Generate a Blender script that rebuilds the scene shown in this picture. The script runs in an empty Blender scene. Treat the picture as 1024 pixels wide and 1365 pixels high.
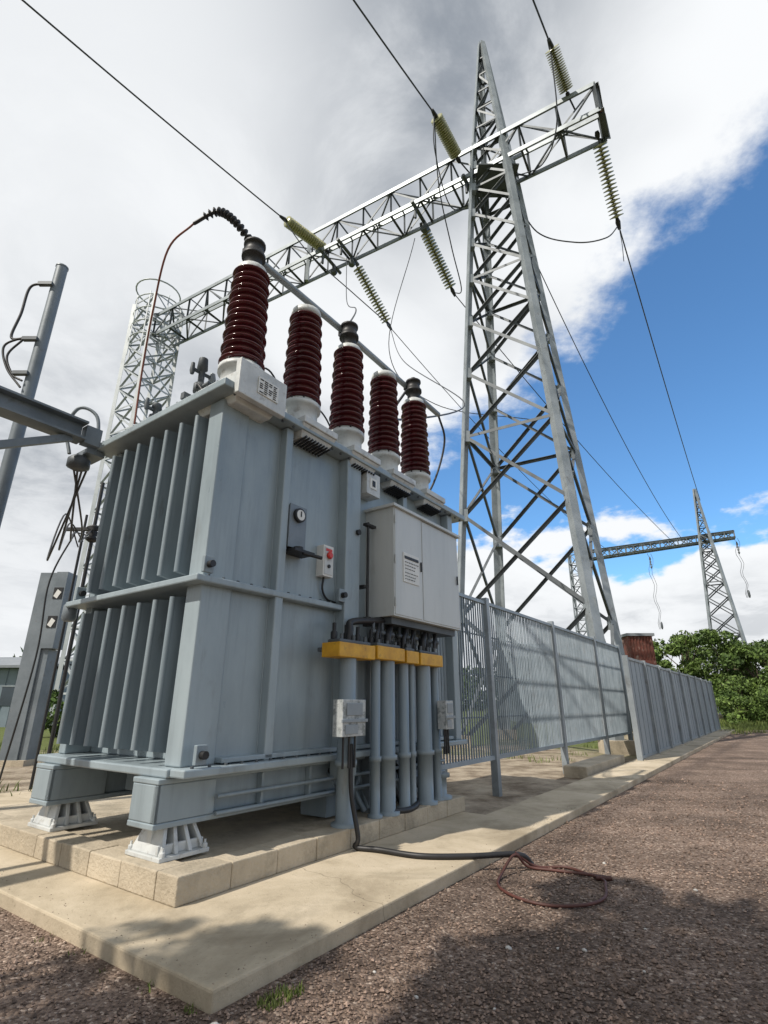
import bpy, math, random
import numpy as np
from mathutils import Vector, Matrix
random.seed(7); rng=np.random.default_rng(7)
SC=bpy.context.scene
SC.view_settings.view_transform='Standard'; SC.view_settings.look='None'; SC.view_settings.exposure=0

# ---------------------------------------------------------------- frames
AX=Vector((.5835,.8121,0)); BX=Vector((-.8121,.5835,0)); ZX=Vector((0,0,1))
def W(a,b,z): return AX*a+BX*b+ZX*z
F3=lambda x,y,z:Vector((x,y,z))

# ---------------------------------------------------------------- materials
def nodes(m):
    m.use_nodes=True; nt=m.node_tree; return nt,nt.nodes,nt.links
def mat(name,c1,c2=None,scale=3.0,rough=.5,metal=0.0,bump=0.0,bscale=None,stretch=(1,1,1),c3=None,c3scale=1.0,c3lo=.55,c3hi=.7,spec=.5,island=0.0,streak=0.0,rvar=0.0,c4=None):
    m=bpy.data.materials.new(name); nt,N,L=nodes(m)
    bs=N['Principled BSDF']; bs.inputs['Roughness'].default_value=rough; bs.inputs['Metallic'].default_value=metal
    bs.inputs['Specular IOR Level'].default_value=spec
    if c2 is None: c2=tuple(x*.8 for x in c1)
    tc=N.new('ShaderNodeTexCoord'); mp=N.new('ShaderNodeMapping'); mp.inputs['Scale'].default_value=stretch
    L.new(tc.outputs['Object'],mp.inputs['Vector'])
    nz=N.new('ShaderNodeTexNoise'); nz.inputs['Scale'].default_value=scale; nz.inputs['Detail'].default_value=5; nz.inputs['Roughness'].default_value=.62
    L.new(mp.outputs[0],nz.inputs['Vector'])
    rp=N.new('ShaderNodeValToRGB'); rp.color_ramp.elements[0].position=.33; rp.color_ramp.elements[1].position=.67
    rp.color_ramp.elements[0].color=(*c2,1); rp.color_ramp.elements[1].color=(*c1,1)
    L.new(nz.outputs['Fac'],rp.inputs['Fac']); col=rp.outputs['Color']
    def layer(col,c,s,lo,hi,st,mxv=1.0):
        mq=N.new('ShaderNodeMapping'); mq.inputs['Scale'].default_value=st; L.new(tc.outputs['Object'],mq.inputs['Vector'])
        n3=N.new('ShaderNodeTexNoise'); n3.inputs['Scale'].default_value=s; n3.inputs['Detail'].default_value=7; n3.inputs['Roughness'].default_value=.7
        L.new(mq.outputs[0],n3.inputs['Vector'])
        mr=N.new('ShaderNodeMapRange'); mr.inputs['From Min'].default_value=lo; mr.inputs['From Max'].default_value=hi; mr.inputs['To Max'].default_value=mxv
        L.new(n3.outputs['Fac'],mr.inputs['Value'])
        mx=N.new('ShaderNodeMixRGB'); mx.inputs['Color2'].default_value=(*c,1)
        L.new(mr.outputs[0],mx.inputs['Fac']); L.new(col,mx.inputs['Color1']); return mx.outputs['Color']
    if c3 is not None: col=layer(col,c3,c3scale,c3lo,c3hi,stretch)
    if streak>0: col=layer(col,tuple(x*.45 for x in c1),9,.5,.75,(1,1,.07),streak)
    if c4 is not None: col=layer(col,c4,22,.70,.76,(1,1,.8))
    if island>0:
        g=N.new('ShaderNodeNewGeometry'); mr=N.new('ShaderNodeMapRange'); mr.inputs['To Min'].default_value=1-island; mr.inputs['To Max'].default_value=1+island
        L.new(g.outputs['Random Per Island'],mr.inputs['Value'])
        mx=N.new('ShaderNodeVectorMath'); mx.operation='SCALE'; L.new(col,mx.inputs[0]); L.new(mr.outputs[0],mx.inputs['Scale']); col=mx.outputs[0]
    L.new(col,bs.inputs['Base Color'])
    if rvar>0:
        mr=N.new('ShaderNodeMapRange'); mr.inputs['From Min'].default_value=.3; mr.inputs['From Max'].default_value=.7; mr.inputs['To Min'].default_value=rough-rvar; mr.inputs['To Max'].default_value=rough+rvar
        L.new(nz.outputs['Fac'],mr.inputs['Value']); L.new(mr.outputs[0],bs.inputs['Roughness'])
    if bump>0:
        nb=N.new('ShaderNodeTexNoise'); nb.inputs['Scale'].default_value=bscale or scale*4; nb.inputs['Detail'].default_value=4
        L.new(tc.outputs['Object'],nb.inputs['Vector'])
        bp=N.new('ShaderNodeBump'); bp.inputs['Strength'].default_value=bump; bp.inputs['Distance'].default_value=.02
        L.new(nb.outputs['Fac'],bp.inputs['Height']); L.new(bp.outputs[0],bs.inputs['Normal'])
    return m
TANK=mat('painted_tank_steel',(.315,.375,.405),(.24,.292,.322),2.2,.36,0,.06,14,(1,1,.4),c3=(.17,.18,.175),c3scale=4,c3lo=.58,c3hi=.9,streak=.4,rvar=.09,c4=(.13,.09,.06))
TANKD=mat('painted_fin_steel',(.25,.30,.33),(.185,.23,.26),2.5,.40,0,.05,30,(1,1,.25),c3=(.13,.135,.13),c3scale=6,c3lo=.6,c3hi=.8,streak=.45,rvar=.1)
CABM=mat('cabinet_paint',(.56,.58,.57),(.49,.515,.51),2,.4,0,.02,30,(1,1,.3),c3=(.33,.33,.30),c3scale=5,c3lo=.6,c3hi=.88,streak=.25)
WHT=mat('white_grey_paint',(.62,.64,.63),(.46,.48,.48),5,.45,0,.08,30,c3=(.20,.17,.13),c3scale=9,c3lo=.56,c3hi=.78,streak=.3)
GALV=mat('galvanised_steel',(.33,.365,.39),(.20,.23,.25),1.2,.45,.25,0,c3=(.13,.125,.12),c3scale=2.5,c3lo=.56,c3hi=.8)
GALVD=mat('weathered_silhouette_steel',(.13,.145,.155),(.07,.08,.09),1.5,.55,.3)  # weathered fittings; colour also darkened so tower bracing looks silhouetted against bright sky
BEAM=mat('grey_beam_steel',(.21,.24,.265),(.14,.165,.185),2.5,.5,.2,.05,30,c3=(.1,.09,.08),c3scale=5,c3lo=.58,c3hi=.8)
PORC=mat('brown_red_porcelain',(.09,.009,.014),(.055,.006,.009),4,.18,0,0,c3=(.09,.045,.04),c3scale=9,c3lo=.58,c3hi=.85,rvar=.06)
BLK=mat('black_rubber',(.02,.02,.022),(.012,.012,.013),8,.5)
DARK=mat('dark_fitting',(.035,.035,.038),(.018,.018,.018),8,.5,.3)
RED=mat('red_plastic',(.6,.03,.02),(.5,.03,.02),8,.35)
YEL=mat('yellow_paint',(.68,.37,.02),(.50,.25,.015),7,.45,0,.05,40,c3=(.15,.09,.03),c3scale=10,c3lo=.56,c3hi=.75)
CONC=mat('plinth_concrete',(.50,.43,.325),(.36,.305,.225),3.2,.85,0,.5,45,c3=(.17,.15,.11),c3scale=2.2,c3lo=.52,c3hi=.75,streak=.25,island=.04)
OLIVE=mat('glass_insulator',(.40,.40,.20),(.23,.24,.12),7,.22,0,0,c3=(.58,.54,.40),c3scale=6,c3lo=.5,c3hi=.65)
WIRE=mat('aluminium_wire',(.07,.075,.085),(.05,.055,.06),5,.5,.5)
FENCEM=mat('fence_steel',(.31,.36,.40),(.22,.265,.30),3,.45,.2,0,c3=(.18,.16,.14),c3scale=4,c3lo=.58,c3hi=.8,island=.12)
FENCEP=mat('fence_panel_paint',(.29,.335,.37),(.22,.26,.29),2,.5,0,.04,30,(1,1,.3),island=.10,streak=.4)
PAPER=mat('label_plate',(.72,.72,.69),(.64,.64,.61),9,.5)
RUST=mat('rusty_steel',(.17,.05,.035),(.09,.035,.025),3,.8,0,.3,30,c3=(.25,.2,.17),c3scale=4)
SIDING=mat('blue_grey_siding',(.20,.25,.29),(.15,.19,.22),1,.6)
ROOFM=mat('grey_roof',(.24,.26,.28),(.17,.19,.21),1,.6)
GLASS=mat('window_glass',(.05,.07,.09),(.04,.05,.06),1,.1)
HOSE=mat('brown_hose',(.10,.032,.024),(.06,.024,.018),8,.6)
COPPER=mat('copper_lead',(.26,.09,.06),(.17,.06,.04),8,.5,.3)
CLEAR=mat('translucent_meter_box',(.50,.52,.52),(.33,.36,.37),14,.2,c3=(.2,.22,.22),c3scale=9,c3lo=.5,c3hi=.6)
BARK=mat('bark',(.12,.09,.06),(.07,.05,.04),8,.9,0,.5,20)
LEAF=mat('foliage',(.12,.18,.04),(.05,.09,.022),.6,.6,0,0,island=.5,spec=.3)
LEAFD=mat('foliage_distant',(.075,.11,.045),(.04,.065,.028),.1,.7,0,0,island=.4,spec=.2)
GRASSM=mat('grass_blades',(.15,.20,.045),(.10,.12,.04),1.2,.6,0,0,island=.4,spec=.3)
STONE=mat('gravel_stones',(.275,.20,.158),(.12,.085,.067),45,.85,0,0,island=.6,spec=.3)
GRIT=mat('grit_stones',(.33,.27,.21),(.2,.16,.12),45,.85,0,0,island=.4,spec=.3)
PEB=mat('white_pebble',(.6,.58,.54),(.45,.43,.4),20,.8)

def slab_material():
    m=bpy.data.materials.new('slab_concrete'); nt,N,L=nodes(m); bs=N['Principled BSDF']; bs.inputs['Roughness'].default_value=.88; bs.inputs['Specular IOR Level'].default_value=.25
    tc=N.new('ShaderNodeTexCoord')
    def noise(s,d=7,r=.62,dist=0):
        n=N.new('ShaderNodeTexNoise'); n.inputs['Scale'].default_value=s; n.inputs['Detail'].default_value=d; n.inputs['Roughness'].default_value=r; n.inputs['Distortion'].default_value=dist
        L.new(tc.outputs['Object'],n.inputs['Vector']); return n.outputs['Fac']
    r=N.new('ShaderNodeValToRGB'); e=r.color_ramp.elements; e[0].position=.3; e[0].color=(.28,.23,.16,1); e[1].position=.68; e[1].color=(.56,.48,.365,1); x=e.new(.5); x.color=(.46,.39,.285,1)
    L.new(noise(1.3,9,.65,.4),r.inputs['Fac'])
    def over(col,fac,c,blend='MIX'):
        mx=N.new('ShaderNodeMixRGB'); mx.inputs['Color2'].default_value=(*c,1); L.new(fac,mx.inputs['Fac']); L.new(col,mx.inputs['Color1']); mx.blend_type=blend; return mx.outputs[0]
    def rng_(v,a,b,t=1.):
        q=N.new('ShaderNodeMapRange'); q.inputs['From Min'].default_value=a; q.inputs['From Max'].default_value=b; q.inputs['To Max'].default_value=t; L.new(v,q.inputs['Value']); return q.outputs[0]
    col=over(r.outputs[0],rng_(noise(.55,6,.7,.8),.54,.66,.5),(.20,.17,.12))
    col=over(col,rng_(noise(30,4),.62,.72,.5),(.20,.16,.11))
    v=N.new('ShaderNodeTexVoronoi'); v.feature='DISTANCE_TO_EDGE'; v.inputs['Scale'].default_value=.20
    mp=N.new('ShaderNodeVectorMath'); mp.operation='ADD'; nn=N.new('ShaderNodeTexNoise'); nn.inputs['Scale'].default_value=2.5; L.new(tc.outputs['Object'],nn.inputs['Vector'])
    sc=N.new('ShaderNodeVectorMath'); sc.operation='SCALE'; sc.inputs['Scale'].default_value=.4; L.new(nn.outputs['Color'],sc.inputs[0])
    L.new(tc.outputs['Object'],mp.inputs[0]); L.new(sc.outputs[0],mp.inputs[1]); L.new(mp.outputs[0],v.inputs['Vector'])
    cr=N.new('ShaderNodeMapRange'); cr.inputs['From Min'].default_value=.0004; cr.inputs['From Max'].default_value=.0012; cr.inputs['To Min'].default_value=.4; cr.inputs['To Max'].default_value=0; L.new(v.outputs['Distance'],cr.inputs['Value'])
    col=over(col,cr.outputs[0],(.10,.085,.06))
    L.new(col,bs.inputs['Base Color'])
    bp=N.new('ShaderNodeBump'); bp.inputs['Strength'].default_value=.35; bp.inputs['Distance'].default_value=.012; L.new(noise(55,5),bp.inputs['Height']); L.new(bp.outputs[0],bs.inputs['Normal'])
    return m
SLAB=slab_material()

def ground_material():
    m=bpy.data.materials.new('terrain_soil_and_grass'); nt,N,L=nodes(m); bs=N['Principled BSDF']; bs.inputs['Roughness'].default_value=.95
    bs.inputs['Specular IOR Level'].default_value=.2
    tc=N.new('ShaderNodeTexCoord')
    def noise(s,d=6,r=.6):
        n=N.new('ShaderNodeTexNoise'); n.inputs['Scale'].default_value=s; n.inputs['Detail'].default_value=d; n.inputs['Roughness'].default_value=r
        L.new(tc.outputs['Object'],n.inputs['Vector']); return n.outputs['Fac']
    r1=N.new('ShaderNodeValToRGB'); r1.color_ramp.elements[0].color=(.15,.115,.08,1); r1.color_ramp.elements[1].color=(.40,.34,.26,1)
    r1.color_ramp.elements[0].position=.38; r1.color_ramp.elements[1].position=.62
    L.new(noise(1.5,9,.7),r1.inputs['Fac'])
    r2=N.new('ShaderNodeValToRGB'); r2.color_ramp.elements[0].color=(.06,.085,.02,1); r2.color_ramp.elements[1].color=(.15,.17,.06,1)
    L.new(noise(4),r2.inputs['Fac'])
    ln=N.new('ShaderNodeVectorMath'); ln.operation='LENGTH'; L.new(tc.outputs['Object'],ln.inputs[0])
    mr=N.new('ShaderNodeMapRange'); mr.inputs['From Min'].default_value=14; mr.inputs['From Max'].default_value=34
    L.new(ln.outputs['Value'],mr.inputs['Value'])
    ad=N.new('ShaderNodeMath'); ad.operation='ADD'; L.new(mr.outputs[0],ad.inputs[0]); L.new(noise(.35),ad.inputs[1])
    m2=N.new('ShaderNodeMapRange'); m2.inputs['From Min'].default_value=.62; m2.inputs['From Max'].default_value=.82
    L.new(ad.outputs[0],m2.inputs['Value'])
    mx=N.new('ShaderNodeMixRGB'); L.new(m2.outputs[0],mx.inputs['Fac']); L.new(r1.outputs[0],mx.inputs['Color1']); L.new(r2.outputs[0],mx.inputs['Color2'])
    L.new(mx.outputs[0],bs.inputs['Base Color'])
    bp=N.new('ShaderNodeBump'); bp.inputs['Strength'].default_value=.8; bp.inputs['Distance'].default_value=.03
    L.new(noise(25),bp.inputs['Height']); L.new(bp.outputs[0],bs.inputs['Normal'])
    return m
def gravel_material():
    m=bpy.data.materials.new('gravel_yard'); nt,N,L=nodes(m); bs=N['Principled BSDF']; bs.inputs['Roughness'].default_value=.95
    bs.inputs['Specular IOR Level'].default_value=.2
    tc=N.new('ShaderNodeTexCoord')
    v=N.new('ShaderNodeTexVoronoi'); v.inputs['Scale'].default_value=60; L.new(tc.outputs['Object'],v.inputs['Vector'])
    hs=N.new('ShaderNodeSeparateColor'); L.new(v.outputs['Color'],hs.inputs[0])
    r=N.new('ShaderNodeValToRGB'); e=r.color_ramp.elements
    e[0].color=(.085,.06,.047,1); e[1].color=(.42,.34,.28,1); e[0].position=.0; e[1].position=1
    x=e.new(.45); x.color=(.17,.123,.095,1); x=e.new(.88); x.color=(.235,.175,.14,1)
    L.new(hs.outputs[0],r.inputs['Fac'])
    def scale_by(col,s,lo,hi,st=(1,1,1),rot=0):
        mp=N.new('ShaderNodeMapping'); mp.inputs['Scale'].default_value=st; mp.inputs['Rotation'].default_value=(0,0,rot); L.new(tc.outputs['Object'],mp.inputs['Vector'])
        n=N.new('ShaderNodeTexNoise'); n.inputs['Scale'].default_value=s; n.inputs['Detail'].default_value=7; n.inputs['Roughness'].default_value=.65
        L.new(mp.outputs[0],n.inputs['Vector'])
        mr=N.new('ShaderNodeMapRange'); mr.inputs['From Min'].default_value=.38; mr.inputs['From Max'].default_value=.62; mr.inputs['To Min'].default_value=lo; mr.inputs['To Max'].default_value=hi
        L.new(n.outputs['Fac'],mr.inputs['Value'])
        s_=N.new('ShaderNodeVectorMath'); s_.operation='SCALE'; L.new(col,s_.inputs[0]); L.new(mr.outputs[0],s_.inputs['Scale']); return s_.outputs[0]
    col=scale_by(r.outputs[0],.8,.66,1.28)
    col=scale_by(col,1.0,.78,1.22,(.12,1.6,1),-math.radians(54.3))
    L.new(col,bs.inputs['Base Color'])
    bp=N.new('ShaderNodeBump'); bp.inputs['Strength'].default_value=1; bp.inputs['Distance'].default_value=.012; bp.invert=True
    L.new(v.outputs['Distance'],bp.inputs['Height']); L.new(bp.outputs[0],bs.inputs['Normal'])
    return m

# ---------------------------------------------------------------- geometry builder
class G:
    def __init__(s): s.v=[];s.f=[];s.m=[];s.s=[]
    def add(s,vs,fs,m=0,sm=False):
        o=len(s.v); s.v+= [tuple(x) for x in vs]
        for f in fs: s.f.append(tuple(i+o for i in f)); s.m.append(m); s.s.append(sm)
    def hexa(s,c,m=0): s.add(c,[(0,1,2,3),(7,6,5,4),(0,4,5,1),(1,5,6,2),(2,6,7,3),(3,7,4,0)],m)
    def box(s,a0,a1,b0,b1,z0,z1,m=0,fr=W):
        s.hexa([fr(a0,b0,z0),fr(a1,b0,z0),fr(a1,b1,z0),fr(a0,b1,z0),fr(a0,b0,z1),fr(a1,b0,z1),fr(a1,b1,z1),fr(a0,b1,z1)],m)
    def rod(s,p,q,r,n=4,m=0,r2=None,sm=None,caps=True):
        p=Vector(p);q=Vector(q);d=q-p
        if d.length<1e-6: return
        d.normalize(); u=d.cross(Vector((0,0,1)))
        if u.length<1e-3: u=d.cross(Vector((1,0,0)))
        u.normalize(); w=d.cross(u); r2=r if r2 is None else r2
        vs=[]
        for c,rr in((p,r),(q,r2)):
            for i in range(n):
                t=2*math.pi*(i+.5)/n; vs.append(c+(u*math.cos(t)+w*math.sin(t))*rr)
        fs=[(i,(i+1)%n,n+(i+1)%n,n+i) for i in range(n)]
        s.add(vs,fs,m,(n>5) if sm is None else sm)
        if caps: s.add(vs,[tuple(range(n-1,-1,-1)),tuple(range(n,2*n))],m,False)
    def angle(s,p,q,r,m=0):
        p=Vector(p);q=Vector(q);d=(q-p).normalized(); u=d.cross(Vector((0,0,1)))
        if u.length<1e-3: u=Vector((1,0,0))
        u.normalize(); w=d.cross(u); t=r*.22
        for (x0,x1,y0,y1) in((-r,r,-r,-r+t),(-r,-r+t,-r+t,r)):
            c=[]
            for e in(p,q):
                c+=[e+u*x0+w*y0,e+u*x1+w*y0,e+u*x1+w*y1,e+u*x0+w*y1]
            s.hexa(c,m)
    def tube(s,pts,r,n=8,m=0,sm=True):
        pts=[Vector(p) for p in pts]; rings=[];pu=None
        for i,p in enumerate(pts):
            d=(pts[min(i+1,len(pts)-1)]-pts[max(i-1,0)]).normalized()
            if pu is None:
                u=d.cross(Vector((0,0,1)))
                if u.length<1e-3: u=d.cross(Vector((1,0,0)))
            else: u=pu-d*pu.dot(d)
            u.normalize(); pu=u; w=d.cross(u)
            rings+= [p+(u*math.cos(2*math.pi*k/n)+w*math.sin(2*math.pi*k/n))*r for k in range(n)]
        fs=[]
        for i in range(len(pts)-1):
            for k in range(n): fs.append((i*n+k,i*n+(k+1)%n,(i+1)*n+(k+1)%n,(i+1)*n+k))
        s.add(rings,fs,m,sm)
        L=len(pts)-1; s.add(rings,[tuple(range(n)),tuple(L*n+k for k in range(n))],m,False)
    def lathe(s,c,prof,n=20,m=0,axis=(0,0,1),sm=True):
        c=Vector(c);d=Vector(axis).normalized(); u=d.cross(Vector((0,0,1)))
        if u.length<1e-3: u=Vector((1,0,0))
        u.normalize(); w=d.cross(u); vs=[]
        for (r,z) in prof:
            vs+=[c+d*z+(u*math.cos(2*math.pi*k/n)+w*math.sin(2*math.pi*k/n))*max(r,.0005) for k in range(n)]
        fs=[]
        for i in range(len(prof)-1):
            for k in range(n): fs.append((i*n+k,i*n+(k+1)%n,(i+1)*n+(k+1)%n,(i+1)*n+k))
        s.add(vs,fs,m,sm)
        L=len(prof)-1; s.add(vs,[tuple(range(n)),tuple(L*n+k for k in range(n))],m,False)
    def build(s,name,mats,parent=None,bevel=0):
        me=bpy.data.meshes.new(name); me.from_pydata(s.v,[],s.f)
        for m in mats: me.materials.append(m)
        me.polygons.foreach_set('material_index',s.m); me.polygons.foreach_set('use_smooth',s.s)
        import bmesh
        bm=bmesh.new(); bm.from_mesh(me); bmesh.ops.recalc_face_normals(bm,faces=bm.faces); bm.to_mesh(me); bm.free()
        me.update(); o=bpy.data.objects.new(name,me); SC.collection.objects.link(o)
        if bevel:
            b=o.modifiers.new('bevel','BEVEL'); b.width=bevel; b.segments=2; b.limit_method='ANGLE'; b.angle_limit=math.radians(50)
        if parent:
            o.parent=parent; o.matrix_parent_inverse=Matrix.Translation(-parent.location)
        return o
def empty(name,loc):
    e=bpy.data.objects.new(name,None); e.location=loc; e.empty_display_size=.3; SC.collection.objects.link(e); return e
def bez(pts,n=12):
    P=[Vector(p) for p in pts]; P=[P[0]*2-P[1]]+P+[P[-1]*2-P[-2]]; out=[]
    for i in range(1,len(P)-2):
        for k in range(n):
            t=k/n; a,b,c,d=P[i-1],P[i],P[i+1],P[i+2]
            out.append(.5*((2*b)+(c-a)*t+(2*a-5*b+4*c-d)*t*t+(3*b-a-3*c+d)*t**3))
    out.append(P[-2]); return out
def sag(p,q,s,n=30):
    p=Vector(p);q=Vector(q); return [p.lerp(q,i/n)-Vector((0,0,4*s*(i/n)*(1-i/n))) for i in range(n+1)]

# ================================================================ ground
def sheet(name,pts,z,m):
    me=bpy.data.meshes.new(name); me.from_pydata([(p[0],p[1],z) for p in pts],[],[tuple(range(len(pts)))]); me.materials.append(m)
    o=bpy.data.objects.new(name,me); SC.collection.objects.link(o); return o
sheet('ground',[(-1500,-1500),(1500,-1500),(1500,1500),(-1500,1500)],0,ground_material())
gp2=[W(-12,16,0),W(2.1,16,0),W(2.1,2.45,0),W(34.5,2.45,0),W(42,-2,0),W(48,-16,0),W(-12,-16,0)]
sheet('gravel_yard',[(p.x,p.y) for p in gp2][::-1],.004,gravel_material())

def stones():
    n=66000
    r=1.6*np.exp(rng.random(n)*math.log(12/1.6)); az=np.radians(rng.uniform(-43,43,n))
    x=r*np.sin(az); y=r*np.cos(az)
    a=x*.5835+y*.8121; b=-x*.8121+y*.5835
    k=((b<2.33)|(a<1.93))
    k&=(rng.random(n)<.62+.38*np.sin(a*2.1+1.3*np.sin(b*1.7))*np.cos(b*2.6+a))|(r<3.2)
    x=x[k];y=y[k];r=r[k]; n=len(x)
    sz=rng.uniform(.003,.009,n)*(1+.7*(rng.random(n)>.96))*(1+r*.09)
    base=np.array([(1,0,0),(0,1,0),(-1,0,0),(0,-1,0),(0,0,.8),(0,0,-.5)])
    V=base[None]*(rng.uniform(.6,1.3,(n,6,1)))*sz[:,None,None]
    t=rng.uniform(0,6.28,n); c,s=np.cos(t)[:,None],np.sin(t)[:,None]
    X=V[:,:,0]*c-V[:,:,1]*s; Y=V[:,:,0]*s+V[:,:,1]*c
    P=np.stack([X+x[:,None],Y+y[:,None],V[:,:,2]+.006+sz[:,None]*.25],-1).reshape(-1,3)
    F=np.array([(0,1,4),(1,2,4),(2,3,4),(3,0,4),(1,0,5),(2,1,5),(3,2,5),(0,3,5)])
    F=(F[None]+(np.arange(n)*6)[:,None,None]).reshape(-1,3)
    me=bpy.data.meshes.new('gravel'); me.from_pydata(P.tolist(),[],F.tolist()); me.materials.append(STONE)
    o=bpy.data.objects.new('gravel',me); SC.collection.objects.link(o)
stones()
g=G()
for k in range(260):
    a=random.uniform(1.97,7.5); b=2.37+abs(random.gauss(0,.14))
    if random.random()<.4: a=1.97+abs(random.gauss(0,.12)); b=random.uniform(2.4,5.2)
    s=random.uniform(.002,.006); g.lathe(W(a,b,.088),[(s*.6,0),(s,s*.4),(s*.3,s)],5,0)
g.build('loose_grit',[GRIT])
g=G()
for (x,y,s) in [(.70,3.62,.020),(.98,3.62,.013),(1.12,3.60,.015),(1.34,3.35,.012),(-.05,3.35,.011),(.15,3.1,.013),(1.9,5.3,.017),(2.3,4.6,.018),(-.72,2.84,.028),(.5,3.0,.010),(1.6,3.9,.010),(-1.9,3.1,.012)]:
    g.lathe((x,y,.0),[(s*.4,0),(s,s*.35),(s*.8,s*.8),(s*.2,s*1.05)],7,0,axis=(.2,.1,1))
g.build('white_pebbles',[PEB])

g=G()
g.box(1.95,6.35,2.35,9.5,-.05,.09)
x=6.357
while x<33.5:
    g.box(x,min(x+3.9,33.6),2.35+random.uniform(-.006,.006),3.12,-.05,.086+random.uniform(0,.004)); x+=3.906
g.build('concrete_path',[SLAB],bevel=.012)
g=G()
x=2.45
while x<6.3:
    d=random.uniform(-.004,.004); g.box(x,x+.436,3.39+d,3.62,.09,.255+random.uniform(-.003,.003)); x+=.44
y=3.626
while y<7.2:
    d=random.uniform(-.004,.004); g.box(2.45+d,2.68,y,y+.436,.09,.255+random.uniform(-.003,.003)); y+=.44
g.box(2.69,6.33,3.63,7.3,.09,.235)
g.build('concrete_plinth',[CONC],bevel=.009)

# ================================================================ transformer
T=empty('power_transformer',W(4.9,4.8,.25))
g=G()
g.box(2.95,6.95,3.80,5.83,.85,4.07)
g.box(2.64,2.955,3.78,3.99,.85,4.06)
g.box(2.70,2.95,5.72,5.85,.85,4.06)
g.box(3.40,3.50,3.70,3.80,.85,4.06)
g.box(4.36,4.62,3.66,3.80,.62,4.06)
g.box(5.6,5.7,3.70,3.80,.85,4.06); g.box(6.8,6.95,3.68,3.80,.85,4.06)
g.box(2.58,4.36,3.685,3.80,2.25,2.31)
g.box(2.52,2.95,3.687,5.93,2.251,2.309)
g.box(2.57,7.0,3.62,3.80,.79,.85); g.box(2.55,7.0,3.80,5.92,.785,.848)
g.box(2.50,7.25,3.60,6.0,4.07,4.15)
g.box(2.56,7.18,3.70,5.9,4.15,4.20)
g.build('tank',[TANK],T,bevel=.012)
g=G()
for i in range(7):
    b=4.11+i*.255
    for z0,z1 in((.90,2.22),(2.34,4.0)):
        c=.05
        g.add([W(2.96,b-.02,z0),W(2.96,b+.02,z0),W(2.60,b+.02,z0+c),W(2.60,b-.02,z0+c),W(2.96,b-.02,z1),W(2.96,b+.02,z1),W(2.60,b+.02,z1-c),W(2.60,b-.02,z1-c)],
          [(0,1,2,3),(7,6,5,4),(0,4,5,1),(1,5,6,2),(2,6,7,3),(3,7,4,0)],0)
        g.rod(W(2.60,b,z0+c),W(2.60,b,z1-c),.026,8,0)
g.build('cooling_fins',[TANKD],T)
g=G()
for k in range(30):
    a=2.66+k*.155
    g.lathe(W(a,3.65,4.15),[(.018,0),(.018,.02)],6,0)
    g.lathe(W(a,3.65,4.05),[(.015,0),(.015,.02)],6,0)
    if a<4.3: g.lathe(W(a,3.73,2.31),[(.014,0),(.014,.018)],6,0); g.lathe(W(a,3.66,.85),[(.014,0),(.014,.018)],6,0)
for k in range(14):
    g.lathe(W(2.53,3.75+k*.16,4.15),[(.018,0),(.018,.02)],6,0)
g.build('cover_bolts',[GALVD],T)
g=G()
for a in(2.957,3.398,3.503,4.357): g.rod(W(a,3.797,.86),W(a,3.797,4.05),.007,6,0)
g.build('weld_seams',[TANK],T)
g=G()
for a,b,z in((2.62,3.74,2.33),(2.62,5.9,2.33),(2.72,3.70,.87),(4.3,3.7,2.33)):
    g.box(a-.05,a+.05,b-.06,b-.02,z-.0,z+.14); g.lathe(W(a,b-.06,z+.07),[(.03,0),(.03,.05)],10,1,axis=-BX)
g.build('lifting_lugs',[TANKD,DARK],T,bevel=.006)
g=G()
for b in(3.98,5.62):
    g.box(2.50,6.75,b-.17,b+.17,.745,.783); g.box(2.50,6.75,b-.17,b+.17,.455,.495)
    g.box(2.54,6.75,b-.10,b+.10,.495,.745)
    g.box(2.504,2.539,b-.165,b+.165,.496,.744)
    g.box(2.504,3.02,b-.165,b-.11,.496,.744)
    for a in(3.5,4.1,4.7,5.5): g.box(a,a+.03,b-.165,b-.101,.496,.744)
for a in(3.3,5.6): g.box(a-.12,a+.12,4.2,5.4,.52,.77)
g.box(2.96,6.75,3.70,3.80,.86,.90)
g.build('skid_beams',[TANK],T,bevel=.008)
g=G()
for b in(3.98,5.62):
    for a in(2.76,6.1):
        g.box(a-.21,a+.21,b-.22,b+.22,.256,.286)
        for da in(-.17,-.06,.06,.17):
            p=[W(a+da-.016,b-.2,.286),W(a+da+.016,b-.2,.286),W(a+da+.016,b+.2,.286),W(a+da-.016,b+.2,.286),
               W(a+da*.7-.016,b-.12,.454),W(a+da*.7+.016,b-.12,.454),W(a+da*.7+.016,b+.12,.454),W(a+da*.7-.016,b+.12,.454)]
            g.hexa(p)
        g.box(a-.17,a+.17,b-.03,b+.03,.286,.453)
        g.box(a-.19,a+.19,b-.16,b-.13,.286,.35)
        for da in(-.17,.17):
            for db in(-.2,.2): g.lathe(W(a+da*1.05,b+db,.286),[(.022,0),(.022,.03),(.01,.03),(.01,.055)],6)
g.build('support_feet',[WHT],T,bevel=.008)

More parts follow.
